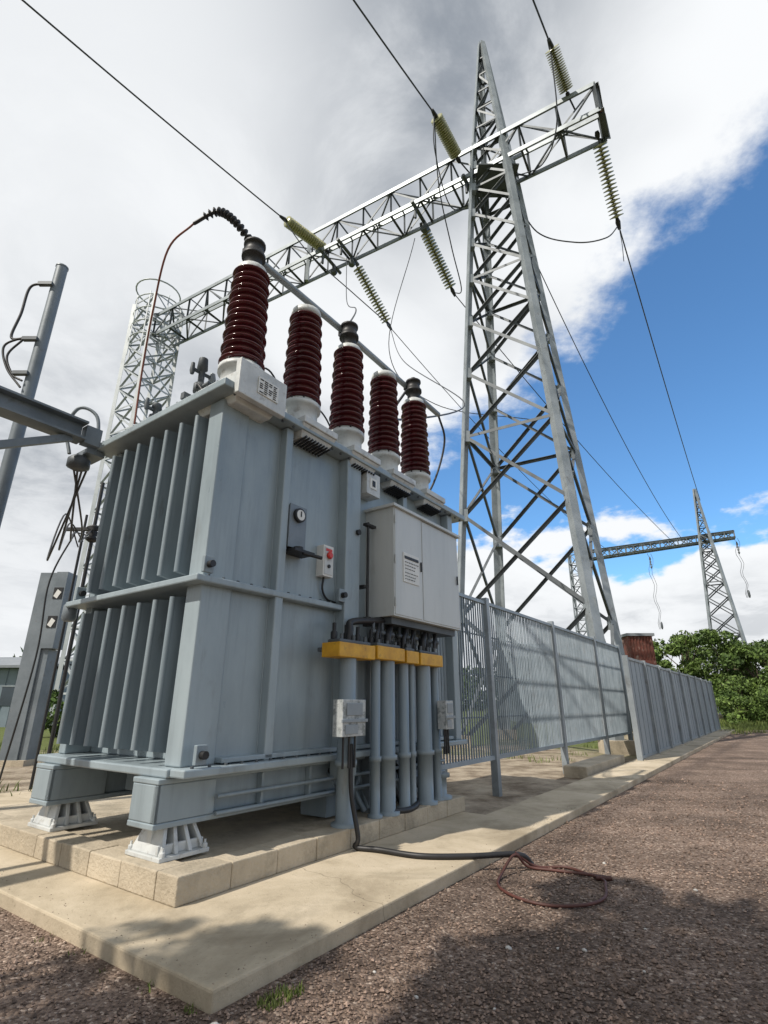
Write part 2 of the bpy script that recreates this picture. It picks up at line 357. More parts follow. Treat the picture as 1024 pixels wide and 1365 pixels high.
def bushing(i,a,tall):
    b=3.92; g=G()
    n=15; z0=4.60; H=1.25; p=H/n; prof=[(.15,z0-.0)]
    for k in range(n):
        z=z0+k*p; R=.238-.035*k/n; r=.150-.025*k/n
        if k%2: R*=.93
        prof+=[(r,z+.002),(R*.8,z+.012),(R,z+.022),(R,z+.032),(R*.86,z+.045),(r+.012,z+p*.86)]
    prof.append((.12,z0+H)); g.lathe(W(a,b,0),prof,30,0)
    g.lathe(W(a,b,0),[(.25,4.18),(.25,4.21),(.20,4.215),(.20,4.50),(.235,4.505),(.235,4.56),(.19,4.565),(.19,4.605)],26,1)
    for k in range(10):
        t=k*.628; g.lathe(W(a,b,0)+Vector((.222*math.cos(t),.222*math.sin(t),4.555)),[(.012,0),(.012,.03)],6,2)
    zt=z0+H
    if tall:
        g.lathe(W(a,b,0),[(.16,zt-.01),(.165,zt+.04),(.10,zt+.05),(.10,zt+.09)],20,1)
        g.lathe(W(a,b,0),[(.10,zt+.09),(.10,zt+.22),(.135,zt+.225),(.135,zt+.265),(.11,zt+.27),(.105,zt+.40),(.125,zt+.405),(.125,zt+.435),(.05,zt+.44),(.045,zt+.50)],18,2)
    else: g.lathe(W(a,b,0),[(.17,zt-.015),(.19,zt+.0),(.18,zt+.07),(.11,zt+.12),(.04,zt+.14)],20,1)
    return g.build('bushing_%d'%i,[PORC,WHT,DARK],T)
BA=[2.9,3.78,4.62,5.45,6.28]
for i,a in enumerate(BA): bushing(i+1,a,i%2==0)
g=G()
for i,a in enumerate(BA):
    w=.27
    g.hexa([W(a-w*.8,3.66,4.0),W(a+w*.8,3.66,4.0),W(a+w*.8,4.2,4.0),W(a-w*.8,4.2,4.0),W(a-w,3.58,4.14),W(a+w,3.58,4.14),W(a+w,4.25,4.14),W(a-w,4.25,4.14)])
    g.box(a-w,a+w,3.56,4.25,4.14,4.30 if i==0 else 4.22)
    if i:
        for k in range(9): g.rod(W(a-.19+k*.047,3.60,4.0),W(a-.19+k*.047,3.78,3.965),.016,5,1)
g.box(2.6,3.2,3.53,3.60,4.02,4.40)
g.build('bushing_turrets',[WHT,DARK],T,bevel=.012)
g=G(); g.box(2.82,3.08,3.518,3.529,4.12,4.30,0)
for k in range(7):
    for j in range(4):
        if random.random()<.85: g.box(2.835+j*.058,2.835+j*.058+random.uniform(.03,.05),3.513,3.517,4.133+k*.023,4.142+k*.023,1)
g.build('rating_plate',[PAPER,DARK],T)
g=G()
g.tube([W(2.9,4.02,6.24),W(4.8,4.03,6.26),W(7.3,4.04,6.2)],.045,10,0)
g.tube(bez([W(7.3,4.04,6.2),W(7.6,4.1,5.8),W(7.5,4.3,5.0),W(7.1,4.5,4.3)],8),.02,8,2)
for a in(2.9,4.62,6.28): g.box(a-.05,a+.05,3.92,4.08,6.17,6.29,1)
for a in (3.78,5.45):
    g.tube(bez([W(a,3.92,5.98),W(a+.1,3.98,6.12),W(a+.25,4.03,6.24)],6),.018,6,2)
g.build('bus_tube',[GALV,DARK,BLK],T)
g=G()
P=bez([W(2.9,3.95,6.3),W(2.72,4.1,6.6),W(2.6,4.3,6.78),W(2.5,4.6,6.7)],10)
g.tube(P,.022,8,0)
for k in range(3,len(P)-4,2): g.lathe(P[k],[(.03,-.015),(.055,0),(.03,.015)],10,1,axis=(P[k+1]-P[k-1]))
g.tube(bez([W(2.5,4.6,6.7),W(2.45,5.0,6.5),W(2.6,5.4,5.9),W(2.75,5.7,5.2),W(2.8,5.75,4.5)],8),.013,6,2)
g.build('high_voltage_lead',[BLK,DARK,COPPER],T)
g=G()
for a,b,h in((2.85,4.55,.75),(3.6,4.6,.85),(3.75,4.85,1.05),(4.0,4.6,.9),(4.3,4.6,.6),(2.75,5.2,.35),(5.2,4.8,.9),(5.9,4.6,.7),(6.6,4.8,.8)):
    g.lathe(W(a,b,4.2),[(.08,0),(.08,.04),(.03,.05),(.03,h*.4),(.07,h*.42),(.07,h*.55),(.035,h*.57),(.035,h*.8),(.06,h*.82),(.05,h)],12,random.choice((0,1)))
    g.rod(W(a-.12,b,4.2+h*.75),W(a+.15,b+.02,4.2+h*.78),.022,6,1); g.rod(W(a,b,4.2+h*.48),W(a+.02,b-.14,4.2+h*.52),.03,8,1)
    g.lathe(W(a+.15,b+.02,4.2+h*.70),[(.03,0),(.045,.04),(.03,.12)],8,0); g.lathe(W(a-.12,b,4.2+h*.66),[(.02,0),(.03,.04),(.02,.14)],8,1)
g.tube(bez([W(2.75,4.2,4.25),W(2.72,4.4,4.5),W(3.0,4.7,4.55),W(3.5,4.7,4.4)],6),.012,6,2)
g.tube(bez([W(3.5,4.3,4.25),W(3.45,4.35,5.0),W(3.7,4.4,5.2),W(4.1,4.5,4.9),W(4.3,4.6,4.5)],6),.012,6,2)
g.tube(bez([W(4.2,4.3,4.25),W(4.25,4.3,4.8),W(4.6,4.4,5.1),W(5.1,4.6,5.0),W(5.2,4.8,4.6)],6),.012,6,2)
g.box(2.53,6.9,4.3,4.36,4.2,4.27,1)
g.tube([W(3.6,5.4,4.6),W(6.8,5.4,4.6)],.22,20,0)
for a in(3.8,6.3): g.box(a,a+.08,5.25,5.55,4.2,4.5,1)
g.build('cover_fittings',[GALV,GALVD,BLK],T)
g=G()
g.box(3.51,3.73,3.70,3.79,2.78,3.22,0)
g.box(3.50,3.74,3.685,3.70,2.77,3.23,0)
g.lathe(W(3.62,3.685,3.12),[(.075,0),(.075,.035),(.058,.036)],18,1,axis=-BX); g.lathe(W(3.62,3.649,3.12),[(.056,0),(.056,.003)],18,2,axis=-BX)
g.box(3.612,3.628,3.641,3.645,3.10,3.16,3)
g.box(3.52,3.80,3.60,3.79,2.72,2.75,1); g.rod(W(3.65,3.62,2.72),W(3.85,3.55,2.70),.02,6,3); g.lathe(W(3.62,3.66,2.75),[(.05,0),(.05,.03),(.02,.035)],10,3)
g.build('temperature_gauge',[BEAM,DARK,PAPER,DARK],T,bevel=.006)
g=G()
g.box(4.04,4.20,3.70,3.80,2.58,2.92,0); g.box(4.055,4.185,3.694,3.699,2.6,2.9,1)
g.lathe(W(4.12,3.694,2.81),[(.035,0),(.042,.02),(.03,.035)],14,2,axis=-BX); g.lathe(W(4.12,3.694,2.69),[(.02,0),(.02,.015)],10,3,axis=-BX)
g.box(4.07,4.17,3.690,3.693,2.855,2.885,2)
g.tube(bez([W(4.12,3.76,2.58),W(4.12,3.77,2.45),W(4.2,3.775,2.36),W(4.34,3.775,2.34)],6),.012,6,3)
g.build('alarm_button_box',[PAPER,WHT,RED,DARK],T,bevel=.006)
g=G(); g.box(4.68,4.95,3.62,3.80,3.72,4.02,0); g.box(4.74,4.88,3.612,3.619,3.8,3.94,1); g.box(4.78,4.84,3.606,3.611,3.83,3.91,2)
g.build('relay_box',[WHT,PAPER,DARK],T,bevel=.008)
g=G()
g.box(4.90,5.52,3.38,3.80,2.24,3.55,0); g.box(5.526,6.50,3.385,3.80,2.24,3.545,0)
g.box(4.86,6.54,3.34,3.80,3.55,3.585,0)
g.box(4.92,5.505,3.372,3.38,2.26,3.53,0); g.box(5.54,6.48,3.377,3.385,2.26,3.53,0)
g.box(5.08,5.43,3.362,3.371,2.66,3.02,1)
g.box(5.10,5.41,3.356,3.361,2.945,2.98,2)
for k,z in enumerate((2.905,2.865,2.825,2.775,2.735,2.70)):
    x=5.11
    while x<5.38-.04*(k%3):
        w=random.uniform(.015,.045); g.box(x,x+w,3.357,3.361,z-.0045,z+.0045,2); x+=w+.014
for a in(5.47,6.42): g.box(a,a+.02,3.355,3.37,2.85,2.97,2)
for z in(2.4,2.9,3.4): g.rod(W(4.915,3.366,z-.05),W(4.915,3.366,z+.05),.01,6,0)
g.box(4.95,6.45,3.45,3.78,2.16,2.24,3)
g.box(5.1,6.2,3.60,3.80,3.60,3.68,3)
g.build('control_cabinet',[CABM,PAPER,DARK,GALVD],T,bevel=.006)
g=G(); g.rod(W(4.74,3.64,2.2),W(4.74,3.64,3.35),.017,8,0); g.box(4.68,4.86,3.61,3.67,3.3,3.33,0); g.lathe(W(4.74,3.64,2.12),[(.05,0),(.05,.1)],10,0)
g.box(4.66,4.74,3.63,3.75,2.55,2.58,0); g.lathe(W(4.56,3.655,3.18),[(.035,0),(.035,.03)],8,0,axis=-BX)
g.build('drive_rod',[DARK],T)
g=G()
pa=[(4.25,.085),(4.72,.05),(4.93,.085),(5.25,.06),(5.42,.035),(5.68,.09),(5.95,.05)]
for a,r in pa:
    g.lathe(W(a,3.50,0),[(r*1.5,.25),(r*1.5,.28),(r,.285),(r,.75),(r*1.25,.755),(r*1.25,.80),(r,.805),(r,1.76)],16,0)
    g.tube(bez([W(a,3.5,1.9),W(a+.02,3.5,2.02),W(a+.12,3.55,2.12),W(a+.15 if a>4.6 else 4.95,3.58,2.2)],6),r*.45,8,1)
for k in range(9):
    a=4.75+k*.17; g.lathe(W(a,3.56,1.98),[(.03,0),(.03,.05),(.045,.055),(.045,.09),(.02,.1),(.02,.19)],8,2)
g.build('cable_ducts',[TANKD,BLK,GALVD],T)
g=G()
for i,(a0,a1) in enumerate(((3.98,4.56),(4.60,5.12),(5.16,5.42),(5.46,5.98))):
    dz=random.uniform(-.012,.012)
    g.box(a0,a1,3.385,3.62,1.74+dz,1.88+dz,0); g.box(a0+.04,a1-.04,3.42,3.58,1.88+dz,1.915+dz,1)
    for k in range(3):
        a=a0+.1+k*(a1-a0-.2)/2; g.lathe(W(a,3.45,1.90),[(.02,0),(.02,.06)],6,1); g.lathe(W(a,3.55,1.915),[(.035,0),(.035,.07),(.02,.08),(.02,.16)],8,2)
g.box(3.98,6.0,3.62,3.68,1.79,1.83,1)
g.build('cable_clamp',[YEL,GALVD,DARK],T,bevel=.01)
g=G()
for a,w in((4.12,.17),(5.95,.09)):
    g.box(a-w,a+w,3.30,3.42,1.02,1.34,0); g.box(a-w-.02,a+w+.02,3.285,3.30,1.14,1.17,1)
    g.box(a-w*.7,a+w*.7,3.292,3.299,1.2,1.31,1); g.box(a-w*.8,a+w*.3,3.292,3.299,1.04,1.12,1)
    for k in range(3): g.rod(W(a-w*.5+k*w*.5,3.36,.75),W(a-w*.5+k*w*.5,3.36,1.02),.012,6,2)
g.build('meter_boxes',[CLEAR,GALV,BLK],T,bevel=.015)
g=G()
for k in range(16):
    a=4.35+k*.12; b=3.56+.2*random.random()
    g.tube(bez([W(a,b,.27),W(a+.05*random.uniform(-1,1),b+.1,.45),W(a+.08*random.uniform(-2,2),b+.15,.62),W(a+.1,b+.45,.7)],6),random.choice((.012,.02,.028)),6,random.choice((0,0,1,1)))
g.lathe(W(6.05,3.55,.256),[(.16,0),(.16,.03),(.1,.04),(.1,.22),(.14,.23),(.14,.27)],14,1)
g.lathe(W(5.05,3.7,.256),[(.1,0),(.1,.03),(.06,.04),(.06,.5)],14,1)
g.tube(bez([W(4.9,3.45,.28),W(5.2,3.4,.27),W(5.5,3.5,.29),W(5.7,3.75,.3)],8),.03,8,0)
for z in(.5,.62): g.tube([W(3.0,3.77,z),W(6.5,3.72,z)],.018,6,1)
g.box(4.4,6.7,3.86,4.2,.26,.50,1)
g.build('underside_cables',[BLK,TANKD],T)
g=G()
g.box(2.4,2.6,5.9,6.2,4.0,4.06,0)
g.tube(bez([W(2.3,6.1,4.0),W(2.25,6.2,4.35),W(2.3,6.1,4.6),W(2.45,5.95,4.5),W(2.5,5.9,4.1)],8),.02,8,0)
g.lathe(W(2.4,6.05,3.82),[(.06,0),(.12,.03),(.12,.12),(.08,.16)],14,1)
g.lathe(W(2.6,5.97,2.12),[(.05,0),(.07,.03),(.07,.16),(.04,.2)],12,0)
g.build('valve_bracket',[BEAM,GALVD],T)

g=G(); g.tube(bez([W(4.2,3.40,.95),W(4.18,3.37,.55),W(4.2,3.30,.2),(-.25,5.35,.12),(-.05,5.28,.115),(.3,5.09,.113),(.7,5.08,.113),(1.13,5.14,.11),(1.25,5.18,.03)],10),.022,10,0)
g.build('black_cable',[BLK])
g=G(); g.tube(bez([(1.1,5.12,.13),(1.28,5.16,.02),(1.52,5.14,.02),(1.63,4.95,.02),(1.70,4.8,.02),(1.66,4.66,.02),(1.55,4.4,.02),(1.36,4.26,.02),(1.1,4.26,.02),(.93,4.42,.02),(.86,4.66,.02),(.93,4.9,.03),(1.08,5.05,.13),(1.2,5.12,.03),(1.4,5.05,.02),(1.75,4.88,.02)],10),.011,8,0)
g.rod((1.66,4.85,.02),(1.78,4.84,.02),.017,8,0)
g.build('coiled_hose',[HOSE])

# ================================================================ lattice steelwork
def lattice(g,P,Q,pan,rc,rd,m=0,md=0,cross=True,hor=True):
    P=[Vector(p) for p in P];Q=[Vector(q) for q in Q]
    for i in range(4): g.angle(P[i],Q[i],rc,m)
    for k in range(pan):
        t0=k/pan;t1=(k+1)/pan
        for i in range(4):
            j=(i+1)%4
            a0=P[i].lerp(Q[i],t0);a1=P[i].lerp(Q[i],t1);b0=P[j].lerp(Q[j],t0);b1=P[j].lerp(Q[j],t1)
            if cross: g.angle(a0,b1,rd,md); g.angle(b0+(a0-b0)*.02,a1,rd,md)
            else:
                if (k+i)%2: g.angle(a0,b1,rd,md)
                else: g.angle(b0,a1,rd,md)
            if hor: g.angle(a1,b1,rd,md)
D=Vector((-.865,.503,0)).normalized(); Nn=Vector((.503,.865,0)).normalized()
KS=1.45
def K(x,y,z): return Vector((x*KS,y*KS,1.3+(z-1.3)*KS))
def kz(z): return 1.3+(z-1.3)*KS
def sq(c,w,z): return [Vector((c[0],c[1],z))+D*(sx*w)+Nn*(sy*w) for sx,sy in((-1,-1),(1,-1),(1,1),(-1,1))]
TC=(3.90*KS,13.3*KS)
def tower(name,c,base_w,neck_w,zn,za,rc,rd,pans,parent=None):
    g=G(); hs=[0]; z=0
    r=(neck_w/base_w)**(1/pans)
    tot=sum(r**k for k in range(pans))
    for k in range(pans): z+=zn*(r**k)/tot; hs.append(z)
    wz=lambda z: base_w+(neck_w-base_w)*z/zn
    for k in range(pans):
        P=sq(c,wz(hs[k]),hs[k]);Q=sq(c,wz(hs[k+1]),hs[k+1])
        for i in range(4):
            j=(i+1)%4
            g.angle(P[i],Q[j],rd,1); g.angle(P[j],Q[i],rd*.98,1)
            if k%3==2: g.angle(Q[i],Q[j],rd,1)
            g.rod(Q[i]-Vector((0,0,rc*1.6)),Q[i]+Vector((0,0,rc*1.6)),rc*1.25,4,0)
    P=sq(c,base_w,0);Q=sq(c,neck_w,zn)
    for i in range(4): g.angle(P[i],Q[i],rc,0)
    A=sq(c,.05,za)
    lattice(g,Q,A,6,rc*.8,rd*.8,0,1,cross=False)
    for p in sq(c,base_w,0): g.box(p.x-.4,p.x+.4,p.y-.4,p.y+.4,-.05,.35,2,fr=F3)
    return g.build(name,[GALV,GALVD,CONC],parent)
PT=empty('transmission_tower',(TC[0],TC[1],0))
tower('lattice_mast',TC,1.66*KS,.50*KS,kz(19.9),kz(26.1),.15,.062,11,PT)
g=G()
def armc(s,w=.55,z0=18.6,z1=19.8):
    s*=KS; w*=KS; c=Vector((TC[0],TC[1],0))+D*s
    return [c-Nn*w+ZX*kz(z0),c+Nn*w+ZX*kz(z0),c+Nn*w+ZX*kz(z1),c-Nn*w+ZX*kz(z1)]
e0=armc(-3.6); e1=armc(17.6)
lattice(g,e0,e1,17,.125,.05,0,1,cross=False,hor=True)
for i in range(4): g.angle(e0[i],e0[(i+1)%4],.14,1)
g.rod(e0[0],e0[2],.08,4,2)
c=Vector((TC[0],TC[1],0)); g.box(c.x-1.0,c.x+1.0,c.y-.9,c.y+.9,kz(18.5),kz(18.5)+.08,1,fr=F3)
for s in(7.1,6.2,2.9,.9):
    c=Vector((TC[0],TC[1],0))+D*s*KS; g.rod(c-Nn*1.1+ZX*kz(18.55),c+Nn*1.1+ZX*kz(18.55),.10,6,1); g.rod(c-Nn*.7+ZX*kz(18.5),c-Nn*.7+ZX*kz(18.0),.07,6,1)
    g.lathe(c+Nn*.4+ZX*kz(18.1),[(.16,0),(.24,.15),(.12,.4),(.1,.7)],10,1)
c=Vector((TC[0],TC[1],0))+D*7.8*KS; g.rod(c-Nn*.8+ZX*kz(17.4),c-Nn*.8+ZX*kz(19.8),.13,4,0)
g.build('cross_arm',[GALV,GALVD,RUST],PT)
c2=Vector((TC[0],TC[1],0))+D*18.3*KS; cc=(c2.x,c2.y)
WHG=mat('light_galvanised',(.50,.53,.55),(.38,.41,.43),1.2,.45,.2)
g=G()
lattice(g,sq(cc,.85*KS,0),sq(cc,.85*KS,kz(21.0)),16,.13,.055,0,0)
def ring(cx,cy,R,z,r): g.tube([Vector((cx+R*math.cos(t*.2618),cy+R*math.sin(t*.2618),z)) for t in range(25)],r,6,0)
for z in(21.0,20.2,19.4,18.6): ring(cc[0],cc[1],1.15*KS,kz(z),.05)
ring(cc[0]-.3,cc[1],1.1*KS,kz(22.0),.06)
for t in range(8): g.rod((cc[0]+1.66*math.cos(t*.785),cc[1]+1.66*math.sin(t*.785),kz(17.5)),(cc[0]+1.66*math.cos(t*.785),cc[1]+1.66*math.sin(t*.785),kz(21.2)),.045,4,0)
for t in(1,4): g.rod((cc[0]+1.66*math.cos(t*.785),cc[1]+1.66*math.sin(t*.785),kz(21.0)),(cc[0]-.3+1.6*math.cos(t*.785),cc[1]+1.6*math.sin(t*.785),kz(22.0)),.04,4,0)
g.build('gantry_column',[WHG],None)

def istring(p,q,R=.33,n=19):
    p=Vector(p);q=Vector(q);d=(q-p);L=d.length;g=G()
    g.rod(p,q,.04,6,1)
    pt=L*.82/n
    for k in range(n):
        g.lathe(p+d.normalized()*(L*.10+k*pt),[(.07,0),(.12,pt*.15),(R,pt*.40),(R*.97,pt*.62),(.12,pt*.70),(.07,pt*.9)],12,0,axis=d)
    g.lathe(p,[(.08,-.15),(.12,0),(.08,.16)],8,1,axis=d); g.lathe(q,[(.07,-.35),(.12,-.15),(.07,.2)],8,1,axis=d)
    return g.build('insulator_string',[OLIVE,DARK])
S1=(K(-2.35,16.75,18.95),K(-3.85,14.9,18.65))
S2=(K(2.65,13.25,19.5),K(1.67,11.9,19.85))
S3=(K(6.0,11.4,19.9),K(5.15,10.3,20.55))
S4=(K(-1.25,16.8,18.5),K(.25,18.2,16.3))
S5=(K(1.45,15.1,18.5),K(2.72,16.3,16.36))
S6=(K(6.9,11.75,18.6),K(7.97,13.4,16.57))
for s in(S1,S2,S3,S4,S5,S6): istring(*s)
def line(name,pts,r=.022):
    g=G(); g.tube(pts,r,6,0); return g.build(name,[WIRE])
line('link_cable',[S2[0],K(3.1,13.6,19.3)],.04); line('link_cable',[S3[0],K(6.3,11.7,19.7)],.04)
for s,zz,sg in((S1,20.5,2.6),(S2,21.5,4.0),(S3,22.5,4.0)):
    p=s[1]; q=p-AX*60*KS; q.z=kz(zz); line('power_line',sag(p,q,sg*KS,60),.038)
line('power_line',sag(S4[1],(27.2,60.1,17.9),1.2),.026)
line('power_line',sag(S5[1],(33.0,57.0,18.2),.8),.03)
line('power_line',sag(S6[1],(35.5,54.9,22.8),.9),.032)
line('power_line',sag(K(4.2,13.6,18.5),(33.6,56.5,18.6),2.2),.028)
def kb(*p): return bez([q if isinstance(q,Vector) else K(*q) for q in p])
line('jumper_cable',kb(S6[1],(7.4,13.3,15.9),(6.3,13.2,15.6),(5.2,13.5,16.4),(4.6,13.6,18.3)),.032)
line('jumper_cable',kb(S5[1],(2.9,15.6,15.9),(2.4,14.3,16.6),(1.9,13.2,18.2),S2[1]),.03)
line('jumper_cable',kb(S4[1],(.0,17.2,15.8),(-1.2,16.0,16.1),(-2.8,15.2,17.2),S1[1]),.03)
line('jumper_cable',kb(S3[1],(5.4,11.2,18.4),(5.2,12.2,17.9),(4.6,13.1,18.5)),.03)
line('jumper_cable',kb(S2[1],(1.7,12.3,18.6),(2.3,13.5,17.6),(3.2,14.2,18.3)),.028)
line('jumper_cable',bez([S4[1],K(.7,16.0,13.0),K(2.0,11.5,8.5),W(6.9,4.6,6.1),W(6.3,4.0,6.3)]),.022)
line('jumper_cable',bez([K(-1.5,16.3,18.3),K(-1.2,13.5,13.5),K(-.6,9.0,9.2),W(4.7,4.1,6.3)]),.02)
line('jumper_cable',kb((1.2,15.5,18.3),(.2,17.0,14.2),(2.0,17.8,12.3),(6,18.5,12.0)),.024)
line('jumper_cable',kb(S6[1],(7.97,13.42,15.8),(7.9,13.4,15.0)),.018)

c=(34.9,54.6)
tower('transmission_tower.001',c,1.9,.45,18.6,24.0,.12,.055,11)
def armF(p,w,z0,z1): p=Vector((p[0],p[1],0)); return [p-Nn*w+ZX*z0,p+Nn*w+ZX*z0,p+Nn*w+ZX*z1,p-Nn*w+ZX*z1]
g=G(); lattice(g,armF((23.6,62),.5,17.6,18.6),armF((38,54.3),.35,18.2,18.9),18,.09,.045,0,0,cross=False)
cb=(23.2,62.2); lattice(g,sq(cb,.7,0),sq(cb,.5,18.6),14,.09,.05,0,0,cross=False)
for x,y,z,l in((30.3,58.4,17.6,8.6),(37.9,54.4,18.2,6.5)):
    pts=[Vector((x+.18*math.sin(k*1.3),y,z-l*k/14)) for k in range(15)]
    g.tube(pts,.022,5,1); g.tube([p+Vector((.45-.02*i,.1,0)) for i,p in enumerate(pts)],.02,5,1)
    g.lathe((x+.2,y,z-1.8),[(.04,0),(.12,.2),(.04,.3),(.12,.5),(.04,.6),(.12,.8),(.04,.9),(.12,1.1),(.04,1.4)],8,1)
    g.lathe((x+.2,y,z-l),[(.06,0),(.12,.2),(.12,.6),(.06,.8)],8,1)
g.build('line_gantry',[GALV,GALVD])

# ================================================================ fences
g=G(); bf=3.80; zt=2.93; zb=.5
posts=[5.0,8.22,11.5,14.75,17.4]
for a in posts: g.box(a-.055,a+.055,bf-.055,bf+.055,0,zt+.06,1)
for p0,p1 in zip(posts[:-1],posts[1:]):
    g.box(p0+.056,p1-.056,bf-.03,bf+.03,zt-.05,zt+.0,0); g.box(p0+.056,p1-.056,bf-.03,bf+.03,zb,zb+.06,0)
    for zz in(1.1,1.72,2.34): g.box(p0+.056,p1-.056,bf+.013,bf+.025,zz,zz+.022,0)
    n=int((p1-p0-.12)/.078)
    for k in range(1,n):
        a=p0+.056+k*(p1-p0-.112)/n; t=random.uniform(-.004,.004)
        g.box(a-.009+t,a+.009+t,bf-.010,bf+.010,zb+.061,zt-.051,0)
g.build('picket_fence',[FENCEM,GALV])
g=G(); a=14.2; bs=2.98
while a<33:
    dz=random.uniform(-.02,.02)
    g.box(a-.05,a+.05,bs-.08,bs+.04,.06,2.42,1)
    g.box(a+.05,a+2.05,bs-.01,bs+.01,.16,2.33+dz,0)
    g.box(a+.05,a+2.05,bs-.04,bs+.03,2.33+dz,2.39+dz,1); g.box(a+.05,a+2.05,bs-.03,bs+.03,.105,.16,1)
    for k in(.55,1.05,1.55): g.box(a+k-.015,a+k+.015,bs-.022,bs-.0101,.16,2.33+dz,0)
    a+=2.1
g.box(a-.05,a+.05,bs-.08,bs+.04,.06,2.42,1)
g.box(14.2,33.0,bs-.12,bs+.12,-.03,.102,2)
g.build('metal_panel_fence',[FENCEP,GALV,CONC])
g=G(); g.box(11.0,14.0,3.25,3.7,-.03,.2); g.build('concrete_footing',[CONC],bevel=.02)

# ================================================================ left side things
g=G()
px,py=-4.72,6.0
g.rod((px,py,0),(px,py,7.3),.085,14,0,r2=.078); g.lathe((px,py,7.3),[(.085,0),(.085,.02),(.05,.04)],14,0)
for z in(6.9,5.95,5.4): g.box(px-.2,px-.0,py-.12,py-.06,z,z+.05,1,fr=F3)
g.tube(bez([(px-.1,py-.1,6.92),(px-.3,py-.1,6.85),(px-.32,py-.1,6.4),(px-.36,py-.1,6.0),(px-.18,py-.1,5.97)]),.018,6,2)
g.tube(bez([(px-.18,py-.1,6.0),(px-.42,py-.1,5.85),(px-.3,py-.1,5.5),(px-.05,py-.1,5.2)]),.015,6,2)
g.tube(bez([(px-.18,py-.1,5.97),(px-.34,py-.1,5.7),(px-.2,py-.1,5.4),(px-.05,py-.1,5.3)]),.015,6,2)
g.build('steel_pole',[BEAM,GALVD,BLK])
g=G()
g.box(-4,2.32,5.80,6.02,4.30,4.325,0); g.box(-4,2.32,5.80,6.02,4.10,4.125,0); g.box(-4,2.30,5.90,5.92,4.125,4.30,0)
g.rod(W(2.2,5.9,4.1),W(-1.5,5.9,2.0),.055,4,0)
g.box(-4.1,-3.9,5.8,6.0,0,4.1,0); g.box(-4.3,-3.7,5.6,6.2,-.02,.15,1); g.rod(W(-3.9,5.9,2.0),W(-1.5,5.9,2.0),.055,4,0)
g.box(2.325,2.5,5.84,5.96,4.08,4.3,0)
g.build('steel_support_beam',[BEAM,CONC])
g=G()
ex,ey=-8.25,13.1
g.box(ex-.40,ex+.25,ey-.25,ey+.25,.0,.12,2,fr=F3)
g.box(ex-.36,ex+.05,ey-.2,ey+.2,.12,4.4,0,fr=F3); g.box(ex+.055,ex+.34,ey-.22,ey+.2,2.55,4.42,0,fr=F3); g.box(ex+.055,ex+.22,ey-.15,ey+.2,.12,2.54,0,fr=F3)
for z in(3.9,3.2):
    g.box(ex+.08,ex+.30,ey-.235,ey-.221,z-.16,z+.12,1,fr=F3)
    g.hexa([F3(ex+.1,ey-.24,z-.1),F3(ex+.2,ey-.24,z-.16),F3(ex+.28,ey-.24,z+.0),F3(ex+.18,ey-.24,z+.07),F3(ex+.1,ey-.245,z-.1),F3(ex+.2,ey-.245,z-.16),F3(ex+.28,ey-.245,z+.0),F3(ex+.18,ey-.245,z+.07)],3)
g.build('switch_cabinet',[BEAM,DARK,CONC,PAPER],bevel=.015)
g=G()
for k,(q,r) in enumerate((((-5.0,8.6),.03),((-5.35,8.9),.022))):
    g.rod((q[0],q[1],0),(q[0],q[1],5.0-.5*k),r,8,0)
g.lathe((-5.0,8.6,3.9),[(.05,0),(.12,.05),(.05,.1),(.12,.15),(.05,.2),(.12,.25),(.05,.3)],12,0)
g.box(-5.5,-4.9,8.55,8.62,4.1,4.15,0,fr=F3)
for k in range(4):
    g.tube(bez([W(2.35+.05*k,6.05,3.85),(-4.0-.12*k,6.6,3.5-.15*k),(-4.6-.1*k,7.6,3.6+.15*k),(-5.0-.06*k,8.55,4.1-.1*k)],8),.012,6,0)
g.tube(bez([(-5.3,8.6,4.1),(-5.5,8.5,3.2),(-5.45,8.5,2.0),(-5.6,8.5,.1)],8),.015,6,0)
g.build('cable_termination_post',[BLK])

# ================================================================ buildings
def building(name,x0,x1,y0,y1,h,ridge,wall,ncol=6):
    e=empty(name,((x0+x1)/2,(y0+y1)/2,0))
    g=G(); x=x0
    while x<x1-.01:
        xe=min(x+.6,x1); g.box(x,xe-.12,y0,y0+.1,0,h,0,fr=F3); g.box(xe-.12,xe,y0+.04,y0+.1,0,h,0,fr=F3); x+=.6
    g.box(x0,x1,y0+.101,y1,0,h,0,fr=F3)
    g.build('walls',[wall],e)
    g=G(); ym=(y0+y1)/2
    g.add([F3(x0-.4,y0-.5,h),F3(x1+.4,y0-.5,h),F3(x1+.4,ym,h+ridge),F3(x0-.4,ym,h+ridge),F3(x0-.4,y1+.5,h),F3(x1+.4,y1+.5,h),
       F3(x0-.4,y0-.5,h+.15),F3(x1+.4,y0-.5,h+.15),F3(x1+.4,ym,h+ridge+.15),F3(x0-.4,ym,h+ridge+.15),F3(x0-.4,y1+.5,h+.15),F3(x1+.4,y1+.5,h+.15)],
       [(0,1,2,3),(3,2,5,4),(6,7,8,9),(9,8,11,10),(0,1,7,6),(4,5,11,10),(0,3,9,6),(3,4,10,9),(1,2,8,7),(2,5,11,8)],0)
    g.build('roof',[ROOFM],e)
    g=G()
    for k in range(ncol):
        xc=x0+(k+.5)*(x1-x0)/ncol
        if k==ncol//2: g.box(xc-.6,xc+.6,y0-.03,y0-.005,0,2.2,1,fr=F3)
        else: g.box(xc-.7,xc+.7,y0-.03,y0-.005,1.2,2.3,0,fr=F3); g.box(xc-.78,xc+.78,y0-.05,y0-.031,2.3,2.38,1,fr=F3)
    g.build('windows_and_door',[GLASS,GALV],e)
building('metal_warehouse',-52,-21,34,46,3.4,1.0,SIDING,9)
building('substation_building',10.5,16.3,42,50,4.6,1.4,SIDING,4)
e=empty('rusty_shed',(11.6,24.8,0))
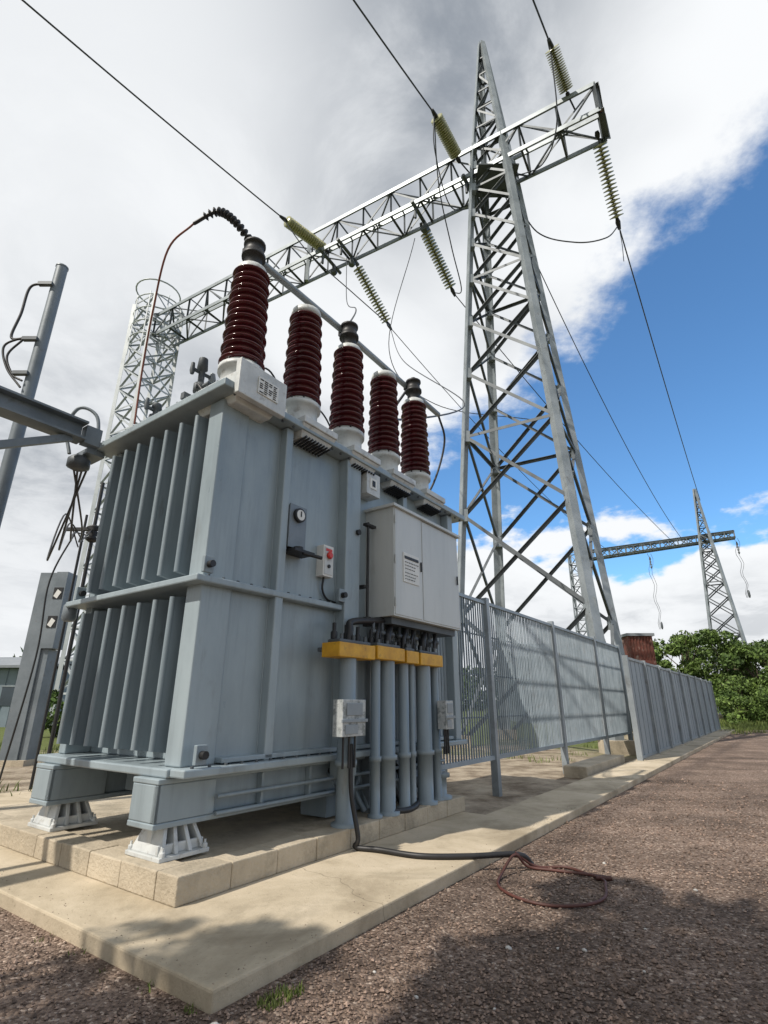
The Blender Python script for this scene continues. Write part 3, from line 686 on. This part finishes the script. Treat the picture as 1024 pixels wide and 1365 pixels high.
g=G(); g.box(11.05,12.15,24.3,25.3,0,4.2,0,fr=F3)
for k in range(8): g.box(11.05+k*.14,11.10+k*.14,24.27,24.30,3.2,4.2,0,fr=F3)
g.build('walls',[RUST],e)
g=G(); g.box(10.97,12.23,24.2,25.4,4.2,4.32,0,fr=F3); g.build('roof',[ROOFM],e)
g=G(); g.box(11.3,11.9,24.25,24.28,0,2.0,0,fr=F3); g.build('door',[GALVD],e)

# ================================================================ vegetation
def leafcloud(centers,radii,n,size):
    k=rng.integers(0,len(centers),n); C=np.array(centers)[k]; R=np.array(radii)[k]
    d=rng.normal(size=(n,3)); d/=np.linalg.norm(d,axis=1)[:,None]
    rr=R*(.55+.5*rng.random(n)**.6); P=C+d*rr[:,None]*np.array([1,1,.8])
    u=rng.normal(size=(n,3)); u/=np.linalg.norm(u,axis=1)[:,None]; v=np.cross(u,rng.normal(size=(n,3))); v/=np.linalg.norm(v,axis=1)[:,None]
    s=size*rng.uniform(.5,1.3,n)[:,None]
    V=np.stack([P-u*s,P-v*s*.5,P+u*s,P+v*s*.5],1).reshape(-1,3)
    V[:,2]=np.maximum(V[:,2],.02)
    F=np.arange(n*4).reshape(-1,4); return V,F
def tree(name,x,y,h,r,nl=5000,size=.16,low=.25,ncl=18):
    g=G(); top=Vector((x,y,h*.6)); g.rod((x,y,0),top,.02*h,8,0,r2=.01*h)
    cs=[];rs=[]
    for k in range(ncl):
        t=random.uniform(0,6.28); q=random.random()**.6*r; z=h*(low+(1-low)*random.random())
        q*=math.sqrt(max(.08,1-((z/h-.55)/.55)**2))
        c=(x+q*math.cos(t),y+q*math.sin(t),min(z,h-.3*r*.8)); cs.append(c); rs.append(r*random.uniform(.16,.38))
        g.rod((x,y,h*random.uniform(.2,.55)),c,.008*h,5,0,r2=.003*h)
    V,F=leafcloud(cs,rs,nl,size)
    g.add(V.tolist(),F.tolist(),1,False)
    me=bpy.data.meshes.new(name); me.from_pydata(g.v,[],g.f); me.materials.append(BARK); me.materials.append(LEAF)
    me.polygons.foreach_set('material_index',g.m); o=bpy.data.objects.new(name,me); SC.collection.objects.link(o)
for (x,y,h,r,n) in ((23.2,46,6.2,2.6,5000),(26.0,47,7.2,2.8,5000),(28.6,44.5,7.2,3.0,6000),(31.2,46,6.0,2.8,5000),(20.2,47,5.2,2.4,4000),(33.8,48,6.6,3.0,5000),(36.5,50,6.6,3.0,5000),(30.0,52,7.4,3.2,5000),(24.5,52,7.0,3.0,4500)):
    tree('deciduous_tree',x,y,h,r,n)
for (x,y,h,r,n) in ((25.6,40.5,3.2,2.0,3500),(27.9,40.0,3.6,2.2,4000),(30.4,41.5,4.4,2.4,4500),(23.6,37.5,1.8,1.3,2500),(26.5,37.0,2.2,1.6,3000),(28.6,37.5,2.6,1.8,3000),(31.5,39,3.4,2.2,3500),(-13,24,2.0,1.6,3000),(-10.0,20,1.0,1.0,1500)):
    tree('shrub',x,y,h,r,n,.12,.05)
tree('offscreen_shade_tree',-3.9,-.9,9.6,2.0,4200,.13,.62,20)  # added out of view so its crown shades the right foreground gravel
cs=[];rs=[]
for k in range(520):
    az=math.radians(random.uniform(-60,62)); dd=random.uniform(110,190); hh=random.uniform(2,7)+4*math.sin(az*7)
    hh=max(hh,1.5)
    cs.append((dd*math.sin(az),dd*math.cos(az),hh*random.random())); rs.append(random.uniform(2,4.2))
V,F=leafcloud(cs,rs,40000,.8)
me=bpy.data.meshes.new('distant_treeline'); me.from_pydata(V.tolist(),[],F.tolist()); me.materials.append(LEAFD)
o=bpy.data.objects.new('distant_treeline',me); SC.collection.objects.link(o)
def blades(name,spots):
    V=[];F=[]
    for (x,y,R,n,h) in spots:
        for k in range(n):
            t=random.uniform(0,6.28); q=R*math.sqrt(random.random()); X=x+q*math.cos(t);Y=y+q*math.sin(t)
            hh=h*random.uniform(.4,1.2); t=random.uniform(0,6.28); w=.06*hh+.0025; lx=hh*random.uniform(-.5,.5); ly=hh*random.uniform(-.5,.5)
            o=len(V); V+=[(X-w*math.cos(t),Y-w*math.sin(t),0),(X+w*math.cos(t),Y+w*math.sin(t),0),(X+lx*.4+w*.6*math.cos(t),Y+ly*.4+w*.6*math.sin(t),hh*.6),(X+lx*.4-w*.6*math.cos(t),Y+ly*.4-w*.6*math.sin(t),hh*.6),(X+lx,Y+ly,hh)]
            F+=[(o,o+1,o+2,o+3),(o+3,o+2,o+4)]
    me=bpy.data.meshes.new(name); me.from_pydata(V,[],F); me.materials.append(GRASSM); o=bpy.data.objects.new(name,me); SC.collection.objects.link(o)
sp=[(-.53,3.03,.05,70,.04),(-.48,3.08,.06,70,.045),(-.42,3.14,.04,40,.04),(-.86,2.98,.04,30,.03)]
for k in range(22):
    p=W(1.93,2.5+k*.33,0); sp.append((p.x+random.uniform(-.04,.04),p.y-.03,.06,random.randint(3,16),.03))
for k in range(60):
    p=W(random.uniform(25,40),random.uniform(1.0,2.2) if random.random()<.3 else random.uniform(-1,2.0)*.5+1.6,0)
    if p.y>26: sp.append((p.x,p.y,.5,40,.18))
for k in range(110):
    x=random.uniform(20,36);y=random.uniform(31,42); sp.append((x,y,.9,60,.35))
for k in range(70):
    x=random.uniform(-13,-4.5);y=random.uniform(7.5,20)
    sp.append((x,y,.45,45,.16))
for k in range(40):
    p=W(random.uniform(9,30),random.uniform(4.6,9),0); sp.append((p.x,p.y,.3,25,.12))
blades('grass',sp)

# ================================================================ light, sky, camera
S=Vector((-.80,-.60,0)).normalized(); EL=math.radians(50)
S=Vector((S.x*math.cos(EL),S.y*math.cos(EL),math.sin(EL)))
ld=bpy.data.lights.new('sun','SUN'); ld.energy=4.6; ld.angle=math.radians(.6); ld.color=(1,.93,.83)
lo=bpy.data.objects.new('sun',ld); lo.rotation_euler=S.to_track_quat('Z','Y').to_euler(); SC.collection.objects.link(lo)
w=bpy.data.worlds.new('World'); SC.world=w; w.use_nodes=True; nt=w.node_tree; N=nt.nodes; L=nt.links; N.clear()
out=N.new('ShaderNodeOutputWorld'); bg=N.new('ShaderNodeBackground'); bg.inputs['Strength'].default_value=.1; L.new(bg.outputs[0],out.inputs[0])
sky=N.new('ShaderNodeTexSky'); sky.sky_type='NISHITA'; sky.sun_disc=False; sky.sun_elevation=EL; sky.sun_rotation=math.atan2(S.x,S.y); sky.altitude=100; sky.dust_density=.4; sky.ozone_density=2.0
def sock(v,inp):
    if isinstance(v,(int,float)): inp.default_value=v
    else: L.new(v,inp)
def M(op,a,b=0.0,c=None,clamp=False):
    n=N.new('ShaderNodeMath'); n.operation=op; n.use_clamp=clamp; sock(a,n.inputs[0]); sock(b,n.inputs[1])
    if c is not None: sock(c,n.inputs[2])
    return n.outputs[0]
def SS(v,a,b,lo_=0.,hi=1.):
    n=N.new('ShaderNodeMapRange'); n.interpolation_type='SMOOTHSTEP'; sock(v,n.inputs['Value']); n.inputs['From Min'].default_value=a; n.inputs['From Max'].default_value=b
    n.inputs['To Min'].default_value=lo_; n.inputs['To Max'].default_value=hi; return n.outputs[0]
def NZ(vec,s,d=10,r=.58,off=(0,0,0),dist=0):
    mp=N.new('ShaderNodeMapping'); mp.inputs['Location'].default_value=off; L.new(vec,mp.inputs['Vector'])
    n=N.new('ShaderNodeTexNoise'); n.inputs['Scale'].default_value=s; n.inputs['Detail'].default_value=d; n.inputs['Roughness'].default_value=r; n.inputs['Distortion'].default_value=dist
    L.new(mp.outputs[0],n.inputs['Vector']); return n.outputs['Fac']
tc=N.new('ShaderNodeTexCoord'); sep=N.new('ShaderNodeSeparateXYZ'); L.new(tc.outputs['Generated'],sep.inputs[0])
X,Y,Z=sep.outputs
zc=M('MAXIMUM',Z,.05); zn=M('ADD',M('MAXIMUM',Z,0.),.16)
px_=M('DIVIDE',X,zc); py_=M('DIVIDE',Y,zc)
cv=N.new('ShaderNodeCombineXYZ'); L.new(M('DIVIDE',X,zn),cv.inputs[0]); L.new(M('DIVIDE',Y,zn),cv.inputs[1]); p=cv.outputs[0]
cv2=N.new('ShaderNodeCombineXYZ'); L.new(M('MULTIPLY',X,1.),cv2.inputs[0]); L.new(Y,cv2.inputs[1]); L.new(M('MULTIPLY',Z,2.0),cv2.inputs[2]); q=cv2.outputs[0]
n1=NZ(p,1.6,9,.62,(3.1,1.7,0)); n2=NZ(q,3.6,8,.56,(.4,2.2,1.0)); n3=NZ(p,1.25,3,.5,(8.,4.,0),.4); n4=NZ(p,2.8,8,.62,(1.,9.,0),.4)
s1=M('ADD',M('ADD',M('MULTIPLY',px_,-.901),M('MULTIPLY',py_,-.433)),1.04)
e1=M('ADD',s1,M('MULTIPLY',M('SUBTRACT',n1,.5),1.1))
m1=SS(e1,-.05,.12)
e2=M('ADD',M('SUBTRACT',n2,.5),M('MULTIPLY',M('SUBTRACT',.295,Z),.95))
m2=SS(e2,.0,.07)
mask=M('MAXIMUM',m1,m2)
thick=SS(M('ADD',s1,M('MULTIPLY',M('SUBTRACT',n3,.5),2.2)),.15,.95)
tx=SS(M('ADD',M('MULTIPLY',n3,.35),M('MULTIPLY',n4,.65)),.38,.60,.35,1.)
dk=M('MULTIPLY',thick,tx)
lowsh=M('MULTIPLY',SS(e2,.10,.30),SS(Z,.3,.05,0.1,.5))
dk2=M('MAXIMUM',M('MULTIPLY',dk,SS(Z,.10,.42,.2,1.)),M('MULTIPLY',lowsh,SS(n4,.4,.6,.3,1.)))
gl=N.new('ShaderNodeVectorMath'); gl.operation='DOT_PRODUCT'; L.new(tc.outputs['Generated'],gl.inputs[0]); gl.inputs[1].default_value=(-.46,.44,.77)
glow=SS(gl.outputs['Value'],.84,1.0)
dk3=M('MULTIPLY',dk2,M('SUBTRACT',1.,M('MULTIPLY',glow,.85)))
mc=N.new('ShaderNodeMixRGB'); mc.inputs['Color1'].default_value=(9.6,9.8,10.0,1); mc.inputs['Color2'].default_value=(3.0,3.35,3.85,1); L.new(dk3,mc.inputs['Fac'])
tint=N.new('ShaderNodeMixRGB'); tint.blend_type='MULTIPLY'; tint.inputs['Fac'].default_value=1; tint.inputs['Color2'].default_value=(1.15,1.72,2.05,1); L.new(sky.outputs[0],tint.inputs['Color1'])
mx=N.new('ShaderNodeMixRGB'); L.new(mask,mx.inputs['Fac']); L.new(tint.outputs[0],mx.inputs['Color1']); L.new(mc.outputs[0],mx.inputs['Color2'])
L.new(mx.outputs[0],bg.inputs['Color'])
w.cycles.sampling_method='MANUAL'; w.cycles.sample_map_resolution=512

cd=bpy.data.cameras.new('camera'); cam=bpy.data.objects.new('camera',cd); SC.collection.objects.link(cam); SC.camera=cam
cam.location=(0,0,1.3); cam.rotation_euler=(math.radians(90+20.1),0,0); cd.sensor_fit='HORIZONTAL'; cd.sensor_width=36; cd.lens=36*700/1024; cd.clip_start=.05; cd.clip_end=4000
